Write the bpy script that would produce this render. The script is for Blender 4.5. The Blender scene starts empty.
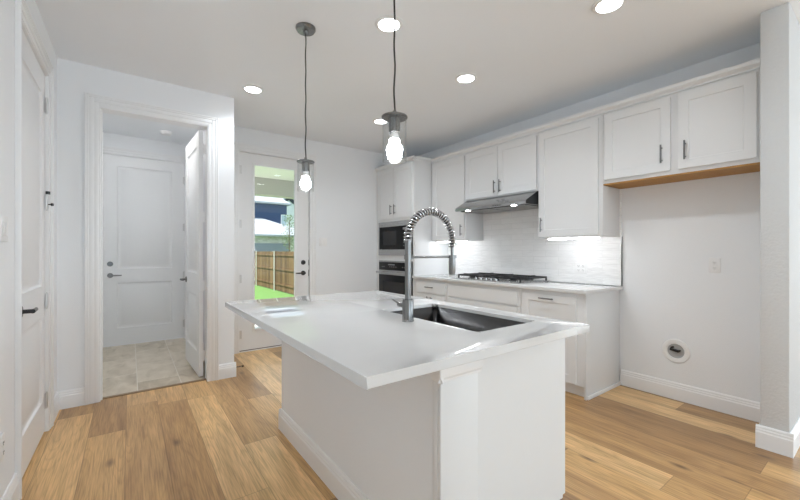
import bpy, bmesh, math, random
from mathutils import Vector, Matrix
random.seed(7)
PI = math.pi
SC = bpy.context.scene
COL = SC.collection

# ------------------------------------------------------------------ camera
YAW = math.radians(36.31)
cam_d = bpy.data.cameras.new('camera')
cam_d.sensor_width = 36.0
cam_d.lens = 36.0 * 367.42 / 800.0
cam_d.shift_y = 0.00125
cam_d.clip_start = 0.05
cam = bpy.data.objects.new('camera', cam_d)
cam.location = (0, 0, 1.24)
cam.rotation_euler = (PI / 2, 0, -YAW)
COL.objects.link(cam)
SC.camera = cam

# ------------------------------------------------------------------ exposure, sky, sun, window daylight and fill
SC.view_settings.view_transform = 'Standard'
SC.view_settings.look = 'None'
SC.view_settings.gamma = 1.0
SC.view_settings.exposure = 0.33
SC.cycles.max_bounces = 16
SC.cycles.diffuse_bounces = 8
SC.cycles.glossy_bounces = 6
SC.cycles.transparent_max_bounces = 16
SC.cycles.sample_clamp_indirect = 10.0

world = bpy.data.worlds.new('daylight_sky')
SC.world = world
world.use_nodes = True
wn = world.node_tree
wn.nodes.clear()
wo = wn.nodes.new('ShaderNodeOutputWorld')
wb = wn.nodes.new('ShaderNodeBackground')
wb.inputs['Color'].default_value = (0.72, 0.88, 1.0, 1)
wb.inputs['Strength'].default_value = 1.15
wn.links.new(wb.outputs[0], wo.inputs[0])

sun_d = bpy.data.lights.new('sun', 'SUN')
sun_d.energy = 6.5
sun_d.angle = math.radians(0.6)
sun_d.color = (1.0, 0.96, 0.9)
sun = bpy.data.objects.new('sun', sun_d)
sun.rotation_euler = Vector((-0.50, -0.10, 0.86)).to_track_quat('Z', 'Y').to_euler()
COL.objects.link(sun)


def daylight_fill(name, loc, target, sx, sy, power, color=(0.785, 0.915, 1.0)):
    d = bpy.data.lights.new(name, 'AREA')
    d.shape = 'RECTANGLE'
    d.size, d.size_y = sx, sy
    d.energy = power
    d.color = color
    o = bpy.data.objects.new(name, d)
    o.location = loc
    o.rotation_euler = (Vector(loc) - Vector(target)).to_track_quat('Z', 'Y').to_euler()
    COL.objects.link(o)


# living-room window daylight behind the camera; right-hand side lamp added as fill
daylight_fill('daylight_fill', (1.2, -4.95, 1.35), (1.2, -2.0, 2.6), 2.6, 2.1, 52)
daylight_fill('daylight_fill', (7.2, -4.95, 1.35), (5.5, -2.0, 2.6), 2.6, 2.1, 70)
daylight_fill('daylight_fill', (9.1, -2.2, 1.35), (5.0, -2.0, 2.6), 2.6, 2.1, 135)  # unseen side lamp, added to fill the ceiling and left walls

# ------------------------------------------------------------------ material helpers


def new_mat(name):
    m = bpy.data.materials.new(name)
    m.use_nodes = True
    nt = m.node_tree
    return m, nt, nt.nodes['Principled BSDF']


def N(nt, t, **kw):
    n = nt.nodes.new(t)
    for k, v in kw.items():
        if k.startswith('i_'):
            n.inputs[k[2:].replace('_', ' ')].default_value = v
        else:
            setattr(n, k, v)
    return n


def mathn(nt, op, a, b=None):
    n = nt.nodes.new('ShaderNodeMath')
    n.operation = op
    for i, v in enumerate((a, b)):
        if v is None:
            continue
        if isinstance(v, (int, float)):
            n.inputs[i].default_value = v
        else:
            nt.links.new(v, n.inputs[i])
    return n.outputs[0]


def combine(nt, x, y, z=0.0):
    n = nt.nodes.new('ShaderNodeCombineXYZ')
    for i, v in enumerate((x, y, z)):
        if isinstance(v, (int, float)):
            n.inputs[i].default_value = v
        else:
            nt.links.new(v, n.inputs[i])
    return n.outputs[0]


def ramp(nt, fac, stops):
    n = nt.nodes.new('ShaderNodeValToRGB')
    el = n.color_ramp.elements
    while len(el) < len(stops):
        el.new(0.5)
    for e, (p, c) in zip(el, stops):
        e.position = p
        e.color = (c[0], c[1], c[2], 1)
    nt.links.new(fac, n.inputs[0])
    return n.outputs[0]


def mixc(nt, fac, a, b, mode='MIX'):
    n = nt.nodes.new('ShaderNodeMix')
    n.data_type = 'RGBA'
    n.blend_type = mode
    for sock, v in ((n.inputs[0], fac), (n.inputs[6], a), (n.inputs[7], b)):
        if isinstance(v, (int, float)):
            sock.default_value = v
        elif isinstance(v, tuple):
            sock.default_value = (v[0], v[1], v[2], 1)
        else:
            nt.links.new(v, sock)
    return n.outputs[2]


def bump(nt, p, height, strength, dist=0.01):
    b = nt.nodes.new('ShaderNodeBump')
    b.inputs['Strength'].default_value = strength
    b.inputs['Distance'].default_value = dist
    nt.links.new(height, b.inputs['Height'])
    nt.links.new(b.outputs[0], p.inputs['Normal'])


def pos(nt):
    g = nt.nodes.new('ShaderNodeNewGeometry')
    s = nt.nodes.new('ShaderNodeSeparateXYZ')
    nt.links.new(g.outputs['Position'], s.inputs[0])
    return s.outputs[0], s.outputs[1], s.outputs[2], g.outputs['Position']


def simple(name, c, rough=0.5, metal=0.0, noise=0.0, nscale=40.0, bumpd=0.0, coat=0.0, spec=None, aniso=0.0):
    m, nt, p = new_mat(name)
    p.inputs['Roughness'].default_value = rough
    p.inputs['Metallic'].default_value = metal
    p.inputs['Coat Weight'].default_value = coat
    if spec is not None:
        p.inputs['Specular IOR Level'].default_value = spec
    x, y, z, P = pos(nt)
    n = N(nt, 'ShaderNodeTexNoise')
    n.inputs['Scale'].default_value = nscale
    n.inputs['Detail'].default_value = 3
    nt.links.new(P, n.inputs['Vector'])
    lo = tuple(v * (1 - noise) for v in c)
    hi = tuple(min(1, v * (1 + noise)) for v in c)
    nt.links.new(mixc(nt, n.outputs[0], lo, hi), p.inputs['Base Color'])
    if bumpd:
        bump(nt, p, n.outputs[0], 0.5, bumpd)
    return m


def emis(name, c, s):
    m, nt, p = new_mat(name)
    p.inputs['Base Color'].default_value = (0.9, 0.9, 0.9, 1)
    p.inputs['Emission Color'].default_value = (c[0], c[1], c[2], 1)
    p.inputs['Emission Strength'].default_value = s
    return m


def brushed(name, c, rough, axis=2, sc=(400, 400, 6), amt=0.12):
    m, nt, p = new_mat(name)
    p.inputs['Metallic'].default_value = 1.0
    x, y, z, P = pos(nt)
    mp = N(nt, 'ShaderNodeMapping')
    mp.inputs['Scale'].default_value = sc
    nt.links.new(P, mp.inputs['Vector'])
    n = N(nt, 'ShaderNodeTexNoise')
    n.inputs['Scale'].default_value = 1.0
    nt.links.new(mp.outputs[0], n.inputs['Vector'])
    lo = tuple(v * (1 - amt) for v in c)
    hi = tuple(min(1, v * (1 + amt)) for v in c)
    nt.links.new(mixc(nt, n.outputs[0], lo, hi), p.inputs['Base Color'])
    r = N(nt, 'ShaderNodeMapRange')
    r.inputs[3].default_value = rough * 0.75
    r.inputs[4].default_value = rough * 1.25
    nt.links.new(n.outputs[0], r.inputs[0])
    nt.links.new(r.outputs[0], p.inputs['Roughness'])
    return m


def thin_glass(name, tint=(1, 1, 1), ior=1.45, extra=0.0):
    m = bpy.data.materials.new(name)
    m.use_nodes = True
    nt = m.node_tree
    nt.nodes.clear()
    out = nt.nodes.new('ShaderNodeOutputMaterial')
    t = nt.nodes.new('ShaderNodeBsdfTransparent')
    t.inputs[0].default_value = (*tint, 1)
    g = nt.nodes.new('ShaderNodeBsdfGlossy')
    g.inputs['Roughness'].default_value = 0.0
    f = nt.nodes.new('ShaderNodeFresnel')
    gm = nt.nodes.new('ShaderNodeNewGeometry')
    bf = mathn(nt, 'MULTIPLY', gm.outputs['Backfacing'], 1.0 / ior - ior)
    nt.links.new(mathn(nt, 'ADD', bf, ior), f.inputs[0])
    fac = mathn(nt, 'ADD', f.outputs[0], extra)
    mx = nt.nodes.new('ShaderNodeMixShader')
    nt.links.new(fac, mx.inputs[0])
    nt.links.new(t.outputs[0], mx.inputs[1])
    nt.links.new(g.outputs[0], mx.inputs[2])
    nt.links.new(mx.outputs[0], out.inputs[0])
    return m


# ------------------------------------------------------------------ materials
M = {}
M['wall'] = simple('wall_paint', (0.83, 0.845, 0.865), 0.85, nscale=160, noise=0.01, bumpd=0.0022)
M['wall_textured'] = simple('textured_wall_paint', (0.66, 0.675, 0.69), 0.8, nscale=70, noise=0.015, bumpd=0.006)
M['ceiling'] = simple('ceiling_paint', (0.86, 0.885, 0.915), 0.9, nscale=120, noise=0.01, bumpd=0.001)
M['trim'] = simple('trim_paint', (0.84, 0.845, 0.855), 0.35, noise=0.005)
M['door'] = simple('door_paint', (0.82, 0.825, 0.835), 0.4, noise=0.006, nscale=30)
M['cabinet'] = simple('cabinet_paint', (0.745, 0.752, 0.76), 0.38, noise=0.006, nscale=25)
M['plastic'] = simple('white_plastic', (0.84, 0.84, 0.84), 0.3)
M['dark_slot'] = simple('dark_slot', (0.08, 0.08, 0.08), 0.6)
M['nickel'] = brushed('brushed_nickel', (0.22, 0.22, 0.22), 0.26)
M['hinge'] = brushed('satin_hinge', (0.66, 0.66, 0.66), 0.4)
M['pendant'] = brushed('dark_satin_nickel', (0.22, 0.22, 0.22), 0.28)
M['hood'] = brushed('hood_stainless', (0.42, 0.42, 0.425), 0.2, sc=(500, 6, 500))
M['handle'] = brushed('dark_nickel', (0.20, 0.20, 0.205), 0.35)
M['dark_metal'] = simple('oil_dark_metal', (0.06, 0.06, 0.062), 0.35, 1.0)
M['steel'] = brushed('brushed_stainless', (0.45, 0.45, 0.455), 0.27, sc=(500, 6, 500))
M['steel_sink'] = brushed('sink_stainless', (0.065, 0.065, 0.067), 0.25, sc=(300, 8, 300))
M['chrome'] = simple('polished_steel', (0.55, 0.55, 0.56), 0.16, 1.0)
M['black_glass'] = simple('black_glass', (0.006, 0.006, 0.007), 0.08, spec=0.2)
M['screen_glass'] = simple('oven_window', (0.03, 0.03, 0.032), 0.12, spec=0.2)
M['display'] = simple('display_marks', (0.25, 0.25, 0.26), 0.4)
M['iron'] = simple('cast_iron', (0.018, 0.018, 0.019), 0.5, nscale=300, noise=0.2, bumpd=0.0005)
M['cord'] = simple('black_cord', (0.025, 0.025, 0.026), 0.5)
M['pine'] = simple('raw_pine', (0.40, 0.20, 0.045), 0.6, noise=0.2, nscale=9)
M['lamp_lens'] = emis('downlight_lens', (0.95, 0.98, 1.0), 14)
M['bulb'] = emis('bulb_glow', (0.97, 0.985, 1.0), 45)
M['strip_glow'] = emis('strip_glow', (0.96, 0.98, 1.0), 13)
M['glass'] = thin_glass('window_glass', (0.98, 0.985, 0.98), 1.35, 0.0)
M['shade_glass'] = thin_glass('shade_glass', (0.97, 0.975, 0.975), 1.4, 0.0)
M['rubber'] = simple('dark_rubber', (0.03, 0.02, 0.02), 0.7)
M['strip_wood'] = simple('threshold_strip', (0.28, 0.19, 0.11), 0.5)

# quartz worktop
m, nt, p = new_mat('white_quartz')
x, y, z, P = pos(nt)
n = N(nt, 'ShaderNodeTexNoise')
n.inputs['Scale'].default_value = 2.2
n.inputs['Detail'].default_value = 6
n.inputs['Distortion'].default_value = 1.2
nt.links.new(P, n.inputs['Vector'])
nt.links.new(ramp(nt, n.outputs[0], [(0.3, (0.66, 0.662, 0.668)), (0.5, (0.675, 0.678, 0.68)), (0.7, (0.69, 0.69, 0.692))]), p.inputs['Base Color'])
p.inputs['Roughness'].default_value = 0.045
M['quartz'] = m

# oak plank floor, boards running along Y
m, nt, p = new_mat('oak_planks')
x, y, z, P = pos(nt)
PW, PL = 0.2033, 1.55
u = mathn(nt, 'DIVIDE', mathn(nt, 'ADD', x, 0.226 + 10 * PW), PW)
ui = mathn(nt, 'FLOOR', u)
uf = mathn(nt, 'FRACT', u)
wn1 = N(nt, 'ShaderNodeTexWhiteNoise', noise_dimensions='1D')
nt.links.new(ui, wn1.inputs['W'])
v = mathn(nt, 'ADD', mathn(nt, 'DIVIDE', mathn(nt, 'ADD', y, 20.0), PL), mathn(nt, 'MULTIPLY', wn1.outputs[0], 7.3))
vi = mathn(nt, 'FLOOR', v)
vf = mathn(nt, 'FRACT', v)
wn2 = N(nt, 'ShaderNodeTexWhiteNoise', noise_dimensions='2D')
nt.links.new(combine(nt, ui, vi), wn2.inputs['Vector'])
rnd = wn2.outputs[0]
gx = mathn(nt, 'ADD', mathn(nt, 'MULTIPLY', x, 13.0), mathn(nt, 'MULTIPLY', rnd, 60.0))
gy = mathn(nt, 'ADD', mathn(nt, 'MULTIPLY', y, 1.15), mathn(nt, 'MULTIPLY', rnd, 33.0))
gv = combine(nt, gx, gy, 0.0)
g1 = N(nt, 'ShaderNodeTexNoise')
g1.inputs['Scale'].default_value = 1.0
g1.inputs['Detail'].default_value = 5
g1.inputs['Distortion'].default_value = 0.5
nt.links.new(gv, g1.inputs['Vector'])
fv = combine(nt, mathn(nt, 'MULTIPLY', gx, 11.0), mathn(nt, 'MULTIPLY', gy, 4.0), 0.0)
g2 = N(nt, 'ShaderNodeTexNoise')
g2.inputs['Scale'].default_value = 1.0
g2.inputs['Detail'].default_value = 2
nt.links.new(fv, g2.inputs['Vector'])
# cathedral rings
rv = combine(nt, mathn(nt, 'MULTIPLY', gx, 0.55), mathn(nt, 'MULTIPLY', gy, 0.6), 0.0)
wv = N(nt, 'ShaderNodeTexNoise')
wv.inputs['Scale'].default_value = 1.0
wv.inputs['Detail'].default_value = 1.0
nt.links.new(rv, wv.inputs['Vector'])
rings = mathn(nt, 'FRACT', mathn(nt, 'MULTIPLY', wv.outputs[0], 17.0))
# knots
kn = N(nt, 'ShaderNodeTexVoronoi')
kn.inputs['Scale'].default_value = 1.0
nt.links.new(combine(nt, mathn(nt, 'MULTIPLY', gx, 0.32), mathn(nt, 'MULTIPLY', gy, 1.5)), kn.inputs['Vector'])
knot = ramp(nt, kn.outputs['Distance'], [(0.0, (1, 1, 1)), (0.055, (0.55, 0.55, 0.55)), (0.12, (0, 0, 0))])
base = ramp(nt, rnd, [(0.0, (0.32, 0.182, 0.080)), (0.3, (0.49, 0.287, 0.120)), (0.65, (0.66, 0.410, 0.176)), (1.0, (0.80, 0.535, 0.260))])
grain = ramp(nt, g1.outputs[0], [(0.28, (0.74, 0.70, 0.66)), (0.5, (0.98, 0.98, 0.98)), (0.72, (1.13, 1.13, 1.13))])
c1 = mixc(nt, 1.0, base, grain, 'MULTIPLY')
fine = ramp(nt, g2.outputs[0], [(0.3, (0.74, 0.71, 0.68)), (0.6, (1.07, 1.07, 1.07))])
c2 = mixc(nt, 1.0, c1, fine, 'MULTIPLY')
ringc = ramp(nt, rings, [(0.0, (0.80, 0.77, 0.74)), (0.25, (1.03, 1.03, 1.03)), (0.85, (1.06, 1.06, 1.06)), (1.0, (0.80, 0.77, 0.74))])
c3 = mixc(nt, 0.5, c2, ringc, 'MULTIPLY')
c4 = mixc(nt, knot, c3, (0.13, 0.07, 0.035))
eu = mathn(nt, 'MULTIPLY', mathn(nt, 'MINIMUM', uf, mathn(nt, 'SUBTRACT', 1.0, uf)), PW)
ev = mathn(nt, 'MULTIPLY', mathn(nt, 'MINIMUM', vf, mathn(nt, 'SUBTRACT', 1.0, vf)), PL)
ed = mathn(nt, 'MINIMUM', eu, ev)
seam = ramp(nt, mathn(nt, 'MULTIPLY', ed, 100.0), [(0.0, (0.55, 0.52, 0.5)), (0.28, (1, 1, 1))])
nt.links.new(mixc(nt, 1.0, c4, seam, 'MULTIPLY'), p.inputs['Base Color'])
p.inputs['Roughness'].default_value = 0.30
p.inputs['Specular IOR Level'].default_value = 0.45
hb = mathn(nt, 'ADD', mathn(nt, 'MULTIPLY', g2.outputs[0], 0.15), mathn(nt, 'MINIMUM', mathn(nt, 'MULTIPLY', ed, 250.0), 1.0))
bump(nt, p, hb, 0.25, 0.002)
M['oak'] = m


def tile_mat(name, au, av, tw, th, offx, offy, grout_w, cols, grout, rough, wavy=0.0, stagger=0.5, nsc=4.0, vein=True):
    m, nt, p = new_mat(name)
    co = dict(zip('xyz', pos(nt)[:3]))
    P = nt.nodes[-2].outputs['Position'] if False else None
    U, V = co[au], co[av]
    v = mathn(nt, 'DIVIDE', mathn(nt, 'ADD', V, 30 * th + offy), th)
    vi = mathn(nt, 'FLOOR', v)
    vf = mathn(nt, 'FRACT', v)
    wq = N(nt, 'ShaderNodeTexWhiteNoise', noise_dimensions='1D')
    nt.links.new(vi, wq.inputs['W'])
    sh = mathn(nt, 'MULTIPLY', mathn(nt, 'MODULO', vi, 2.0), stagger)
    u = mathn(nt, 'ADD', mathn(nt, 'DIVIDE', mathn(nt, 'ADD', U, 30 * tw + offx), tw), sh)
    ui = mathn(nt, 'FLOOR', u)
    uf = mathn(nt, 'FRACT', u)
    w = N(nt, 'ShaderNodeTexWhiteNoise', noise_dimensions='2D')
    nt.links.new(combine(nt, ui, vi), w.inputs['Vector'])
    eu = mathn(nt, 'MULTIPLY', mathn(nt, 'MINIMUM', uf, mathn(nt, 'SUBTRACT', 1.0, uf)), tw)
    ev = mathn(nt, 'MULTIPLY', mathn(nt, 'MINIMUM', vf, mathn(nt, 'SUBTRACT', 1.0, vf)), th)
    ed = mathn(nt, 'MINIMUM', eu, ev)
    g = mathn(nt, 'LESS_THAN', ed, grout_w)
    n = N(nt, 'ShaderNodeTexNoise')
    n.inputs['Scale'].default_value = nsc
    n.inputs['Detail'].default_value = 5
    n.inputs['Distortion'].default_value = 0.8
    nt.links.new(combine(nt, U, mathn(nt, 'MULTIPLY', V, 2.2), mathn(nt, 'MULTIPLY', w.outputs[0], 9.0)), n.inputs['Vector'])
    f = mathn(nt, 'ADD', mathn(nt, 'MULTIPLY', n.outputs[0], 0.75), mathn(nt, 'MULTIPLY', w.outputs[0], 0.25))
    c = ramp(nt, f, [(0.3, cols[0]), (0.5, cols[1]), (0.7, cols[2])])
    nt.links.new(mixc(nt, g, c, grout), p.inputs['Base Color'])
    p.inputs['Roughness'].default_value = rough
    edge = mathn(nt, 'MINIMUM', mathn(nt, 'DIVIDE', ed, grout_w * 2.2), 1.0)
    if wavy:
        n2 = N(nt, 'ShaderNodeTexNoise')
        n2.inputs['Scale'].default_value = 11.0
        n2.inputs['Detail'].default_value = 1.0
        nt.links.new(combine(nt, mathn(nt, 'MULTIPLY', U, 0.8), mathn(nt, 'MULTIPLY', V, 3.2), mathn(nt, 'MULTIPLY', w.outputs[0], 20.0)), n2.inputs['Vector'])
        h = mathn(nt, 'ADD', edge, mathn(nt, 'MULTIPLY', n2.outputs[0], wavy))
        bump(nt, p, h, 0.55, 0.003)
    else:
        bump(nt, p, edge, 0.3, 0.002)
    return m


M['floor_tile'] = tile_mat('stone_floor_tile', 'y', 'x', 0.66, 0.335, 0.36, -0.055, 0.003,
                           ((0.47, 0.395, 0.30), (0.63, 0.55, 0.44), (0.74, 0.66, 0.55)), (0.78, 0.73, 0.65), 0.45)
M['splash'] = tile_mat('wavy_white_tile', 'y', 'z', 0.30, 0.0655, 0.1, -0.915, 0.0012,
                       ((0.84, 0.84, 0.84), (0.88, 0.88, 0.88), (0.91, 0.91, 0.91)), (0.74, 0.74, 0.74), 0.14, wavy=4.0)

# outdoors
M['grass'] = simple('lawn_green', (0.13, 0.27, 0.065), 0.9, noise=0.35, nscale=14, bumpd=0.03)
M['concrete'] = simple('pale_concrete', (0.78, 0.775, 0.77), 0.85, noise=0.06, nscale=5)
M['patio_ceiling'] = simple('cream_soffit', (0.86, 0.82, 0.74), 0.8)
M['taupe'] = simple('taupe_beam_paint', (0.52, 0.48, 0.44), 0.8)
M['blue_siding'] = None
M['shingle'] = simple('pale_shingles', (0.36, 0.39, 0.44), 0.9, noise=0.15, nscale=6)
M['white_paint'] = simple('white_siding', (0.78, 0.80, 0.82), 0.7)
M['dark_trim'] = simple('dark_rake_trim', (0.03, 0.035, 0.05), 0.6)
M['grey_panel'] = simple('grey_garage_panel', (0.26, 0.29, 0.34), 0.6)
M['ext_glass'] = simple('far_window_glass', (0.45, 0.55, 0.60), 0.1)
M['leaf'] = simple('leaf_green', (0.16, 0.24, 0.08), 0.7, noise=0.4, nscale=8)
M['bark'] = simple('bark', (0.16, 0.12, 0.09), 0.9)
M['galv'] = simple('galvanised_post', (0.62, 0.60, 0.55), 0.5, 0.2)
M['brick'] = tile_mat('pale_brick', 'x', 'z', 0.26, 0.085, 0, 0, 0.006,
                      ((0.50, 0.46, 0.43), (0.62, 0.58, 0.55), (0.74, 0.70, 0.68)), (0.70, 0.68, 0.66), 0.9)

m, nt, p = new_mat('blue_lap_siding')
x, y, z, P = pos(nt)
fr = mathn(nt, 'FRACT', mathn(nt, 'DIVIDE', mathn(nt, 'ADD', z, 5.0), 0.18))
nt.links.new(ramp(nt, fr, [(0.0, (0.02, 0.035, 0.08)), (0.08, (0.045, 0.075, 0.16)), (1.0, (0.05, 0.083, 0.175))]), p.inputs['Base Color'])
p.inputs['Roughness'].default_value = 0.7
bump(nt, p, fr, 0.4, 0.01)
M['blue_siding'] = m

m, nt, p = new_mat('fence_boards')
x, y, z, P = pos(nt)
q = mathn(nt, 'DIVIDE', mathn(nt, 'ADD', y, 10.0), 0.145)
qi = mathn(nt, 'FLOOR', q)
qf = mathn(nt, 'FRACT', q)
wq = N(nt, 'ShaderNodeTexWhiteNoise', noise_dimensions='1D')
nt.links.new(qi, wq.inputs['W'])
n = N(nt, 'ShaderNodeTexNoise')
n.inputs['Scale'].default_value = 3.0
n.inputs['Detail'].default_value = 4
nt.links.new(combine(nt, mathn(nt, 'MULTIPLY', y, 6.0), mathn(nt, 'MULTIPLY', wq.outputs[0], 9.0), z), n.inputs['Vector'])
f = mathn(nt, 'ADD', mathn(nt, 'MULTIPLY', n.outputs[0], 0.5), mathn(nt, 'MULTIPLY', wq.outputs[0], 0.5))
c = ramp(nt, f, [(0.25, (0.08, 0.042, 0.016)), (0.5, (0.145, 0.083, 0.034)), (0.8, (0.22, 0.135, 0.062))])
gap = mathn(nt, 'LESS_THAN', qf, 0.06)
nt.links.new(mixc(nt, gap, c, (0.05, 0.03, 0.015)), p.inputs['Base Color'])
p.inputs['Roughness'].default_value = 0.85
M['fence'] = m

# ------------------------------------------------------------------ mesh helpers


def BM():
    return bmesh.new()


def box(bm, x0, x1, y0, y1, z0, z1, bev=0.0):
    x0, x1 = min(x0, x1), max(x0, x1)
    y0, y1 = min(y0, y1), max(y0, y1)
    z0, z1 = min(z0, z1), max(z0, z1)
    vs = [bm.verts.new((a, b, c)) for a in (x0, x1) for b in (y0, y1) for c in (z0, z1)]
    fs = [bm.faces.new([vs[i] for i in q]) for q in ((0, 1, 3, 2), (4, 6, 7, 5), (0, 4, 5, 1), (2, 3, 7, 6), (0, 2, 6, 4), (1, 5, 7, 3))]
    if bev > 0:
        es = list({e for f in fs for e in f.edges})
        bmesh.ops.bevel(bm, geom=es, offset=bev, segments=2, profile=0.5, affect='EDGES')
    return bm


def frame_of(d):
    d = Vector(d).normalized()
    a = Vector((0, 0, 1)) if abs(d.z) < 0.9 else Vector((1, 0, 0))
    s = d.cross(a).normalized()
    return s, d.cross(s).normalized()


def cyl(bm, p0, p1, r0, r1=None, n=24, caps=True):
    p0, p1 = Vector(p0), Vector(p1)
    r1 = r0 if r1 is None else r1
    s, t = frame_of(p1 - p0)
    A = [bm.verts.new(p0 + (s * math.cos(2 * PI * i / n) + t * math.sin(2 * PI * i / n)) * r0) for i in range(n)]
    B = [bm.verts.new(p1 + (s * math.cos(2 * PI * i / n) + t * math.sin(2 * PI * i / n)) * r1) for i in range(n)]
    for i in range(n):
        bm.faces.new((A[i], A[(i + 1) % n], B[(i + 1) % n], B[i]))
    if caps:
        bm.faces.new(A)
        bm.faces.new(B)
    return bm


def tube(bm, pts, r, n=10, caps=True):
    pts = [Vector(q) for q in pts]
    rings = []
    s = None
    for i, q in enumerate(pts):
        d = (pts[min(i + 1, len(pts) - 1)] - pts[max(i - 1, 0)]).normalized()
        if s is None:
            s, t = frame_of(d)
        else:
            s = (s - d * s.dot(d)).normalized()
            t = d.cross(s)
        rr = r[i] if isinstance(r, (list, tuple)) else r
        rings.append([bm.verts.new(q + (s * math.cos(2 * PI * k / n) + t * math.sin(2 * PI * k / n)) * rr) for k in range(n)])
    for a, b in zip(rings, rings[1:]):
        for k in range(n):
            bm.faces.new((a[k], a[(k + 1) % n], b[(k + 1) % n], b[k]))
    if caps:
        bm.faces.new(rings[0])
        bm.faces.new(rings[-1])
    return bm


def lathe(bm, prof, c, n=32, axis=(0, 0, 1), closed=False):
    """prof: (r, h) pairs spun about axis through c; closed joins last to first"""
    c = Vector(c)
    ax = Vector(axis).normalized()
    s, t = frame_of(ax)
    rings = []
    for r, h in prof:
        if r < 1e-6:
            rings.append([bm.verts.new(c + ax * h)])
        else:
            rings.append([bm.verts.new(c + ax * h + (s * math.cos(2 * PI * k / n) + t * math.sin(2 * PI * k / n)) * r) for k in range(n)])
    prs = list(zip(rings, rings[1:]))
    if closed:
        prs.append((rings[-1], rings[0]))
    for a, b in prs:
        for k in range(n):
            k2 = (k + 1) % n
            if len(a) == 1 and len(b) == 1:
                continue
            if len(a) == 1:
                bm.faces.new((a[0], b[k2], b[k]))
            elif len(b) == 1:
                bm.faces.new((a[k], a[k2], b[0]))
            else:
                bm.faces.new((a[k], a[k2], b[k2], b[k]))
    return bm


def prism(bm, poly, fn, a, b):
    A = [bm.verts.new(fn(q, a)) for q in poly]
    B = [bm.verts.new(fn(q, b)) for q in poly]
    n = len(poly)
    for i in range(n):
        bm.faces.new((A[i], A[(i + 1) % n], B[(i + 1) % n], B[i]))
    bm.faces.new(A)
    bm.faces.new(B)
    return bm


def facing(d, org):
    """map (u along the width seen from the front, depth inward, z) to the world"""
    ox, oy, oz = org
    if d == '-X':
        return lambda u, t, z: (ox + t, oy - u, oz + z)
    if d == '-Y':
        return lambda u, t, z: (ox + u, oy + t, oz + z)
    if d == '+X':
        return lambda u, t, z: (ox - t, oy + u, oz + z)
    if d == '+Y':
        return lambda u, t, z: (ox - u, oy - t, oz + z)


def panel(bm, fn, w, h, t, holes=(), rings=((0.0, 0.0), (0.003, 0.008)), through=False):
    """slab with recessed panels in its front; rings are (inset, depth)"""
    us = sorted({0.0, w, *[q for o in holes for q in (o[0], o[2])]})
    zs = sorted({0.0, h, *[q for o in holes for q in (o[1], o[3])]})
    V = {}

    def vt(u, d, z):
        k = (round(u, 5), round(d, 5), round(z, 5))
        if k not in V:
            V[k] = bm.verts.new(fn(u, d, z))
        return V[k]
    inh = lambda u, z: any(o[0] < u < o[2] and o[1] < z < o[3] for o in holes)
    for dep in ((0.0, t) if through else (0.0,)):
        for a, b in zip(us, us[1:]):
            for c, d in zip(zs, zs[1:]):
                if inh((a + b) / 2, (c + d) / 2):
                    continue
                bm.faces.new((vt(a, dep, c), vt(b, dep, c), vt(b, dep, d), vt(a, dep, d)))
    for a, b in zip(us, us[1:]):
        for zz in (0.0, h):
            bm.faces.new((vt(a, 0, zz), vt(b, 0, zz), vt(b, t, zz), vt(a, t, zz)))
    for c, d in zip(zs, zs[1:]):
        for uu in (0.0, w):
            bm.faces.new((vt(uu, 0, c), vt(uu, 0, d), vt(uu, t, d), vt(uu, t, c)))
    if not through:
        lp = [vt(a, t, 0) for a in us] + [vt(w, t, c) for c in zs[1:]] + [vt(a, t, h) for a in us[::-1][1:]] + [vt(0, t, c) for c in zs[::-1][1:-1]]
        bm.faces.new(lp)
    for o in holes:
        hu = [q for q in us if o[0] <= q <= o[2]]
        hz = [q for q in zs if o[1] <= q <= o[3]]
        loop = [(a, o[1]) for a in hu] + [(o[2], c) for c in hz[1:]] + [(a, o[3]) for a in hu[::-1][1:]] + [(o[0], c) for c in hz[::-1][1:-1]]
        cu, cz = (o[0] + o[2]) / 2, (o[1] + o[3]) / 2
        prev = [vt(a, 0, c) for a, c in loop]
        rr = ((0.0, t),) if through else rings[1:]
        for ins, dep in rr:
            ku = 1 - 2 * ins / (o[2] - o[0])
            kz = 1 - 2 * ins / (o[3] - o[1])
            cur = [vt(cu + (a - cu) * ku, dep, cz + (c - cz) * kz) for a, c in loop]
            for i in range(len(loop)):
                j = (i + 1) % len(loop)
                bm.faces.new((prev[i], prev[j], cur[j], cur[i]))
            prev = cur
        if not through:
            bm.faces.new(prev)
    return bm


WC = {}


def obj(name, bm, mat, parent=None, smooth=True, angle=32, recalc=True):
    if recalc:
        bmesh.ops.recalc_face_normals(bm, faces=bm.faces)
    xs = [v.co for v in bm.verts]
    lo = Vector((min(v.x for v in xs), min(v.y for v in xs), min(v.z for v in xs)))
    hi = Vector((max(v.x for v in xs), max(v.y for v in xs), max(v.z for v in xs)))
    c = (lo + hi) / 2
    if parent is None:
        c.z = lo.z
    bmesh.ops.translate(bm, verts=bm.verts, vec=-c)
    me = bpy.data.meshes.new(name)
    bm.to_mesh(me)
    bm.free()
    if smooth:
        me.polygons.foreach_set('use_smooth', [True] * len(me.polygons))
        me.set_sharp_from_angle(angle=math.radians(angle))
    me.materials.append(mat)
    o = bpy.data.objects.new(name, me)
    COL.objects.link(o)
    if parent is not None:
        o.parent = parent
        o.location = c - WC[parent.name]
    else:
        o.location = c
    WC[o.name] = c.copy()
    return o


def tag(o, label, cat, group=None, kind=None):
    o['label'] = label
    o['category'] = cat
    if group:
        o['group'] = group
    if kind:
        o['kind'] = kind
    return o


def thing(name, loc, label, cat, group=None, kind=None):
    o = bpy.data.objects.new(name, None)
    o.empty_display_size = 0.1
    COL.objects.link(o)
    o.location = loc
    WC[o.name] = Vector(loc)
    return tag(o, label, cat, group, kind)


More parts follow.
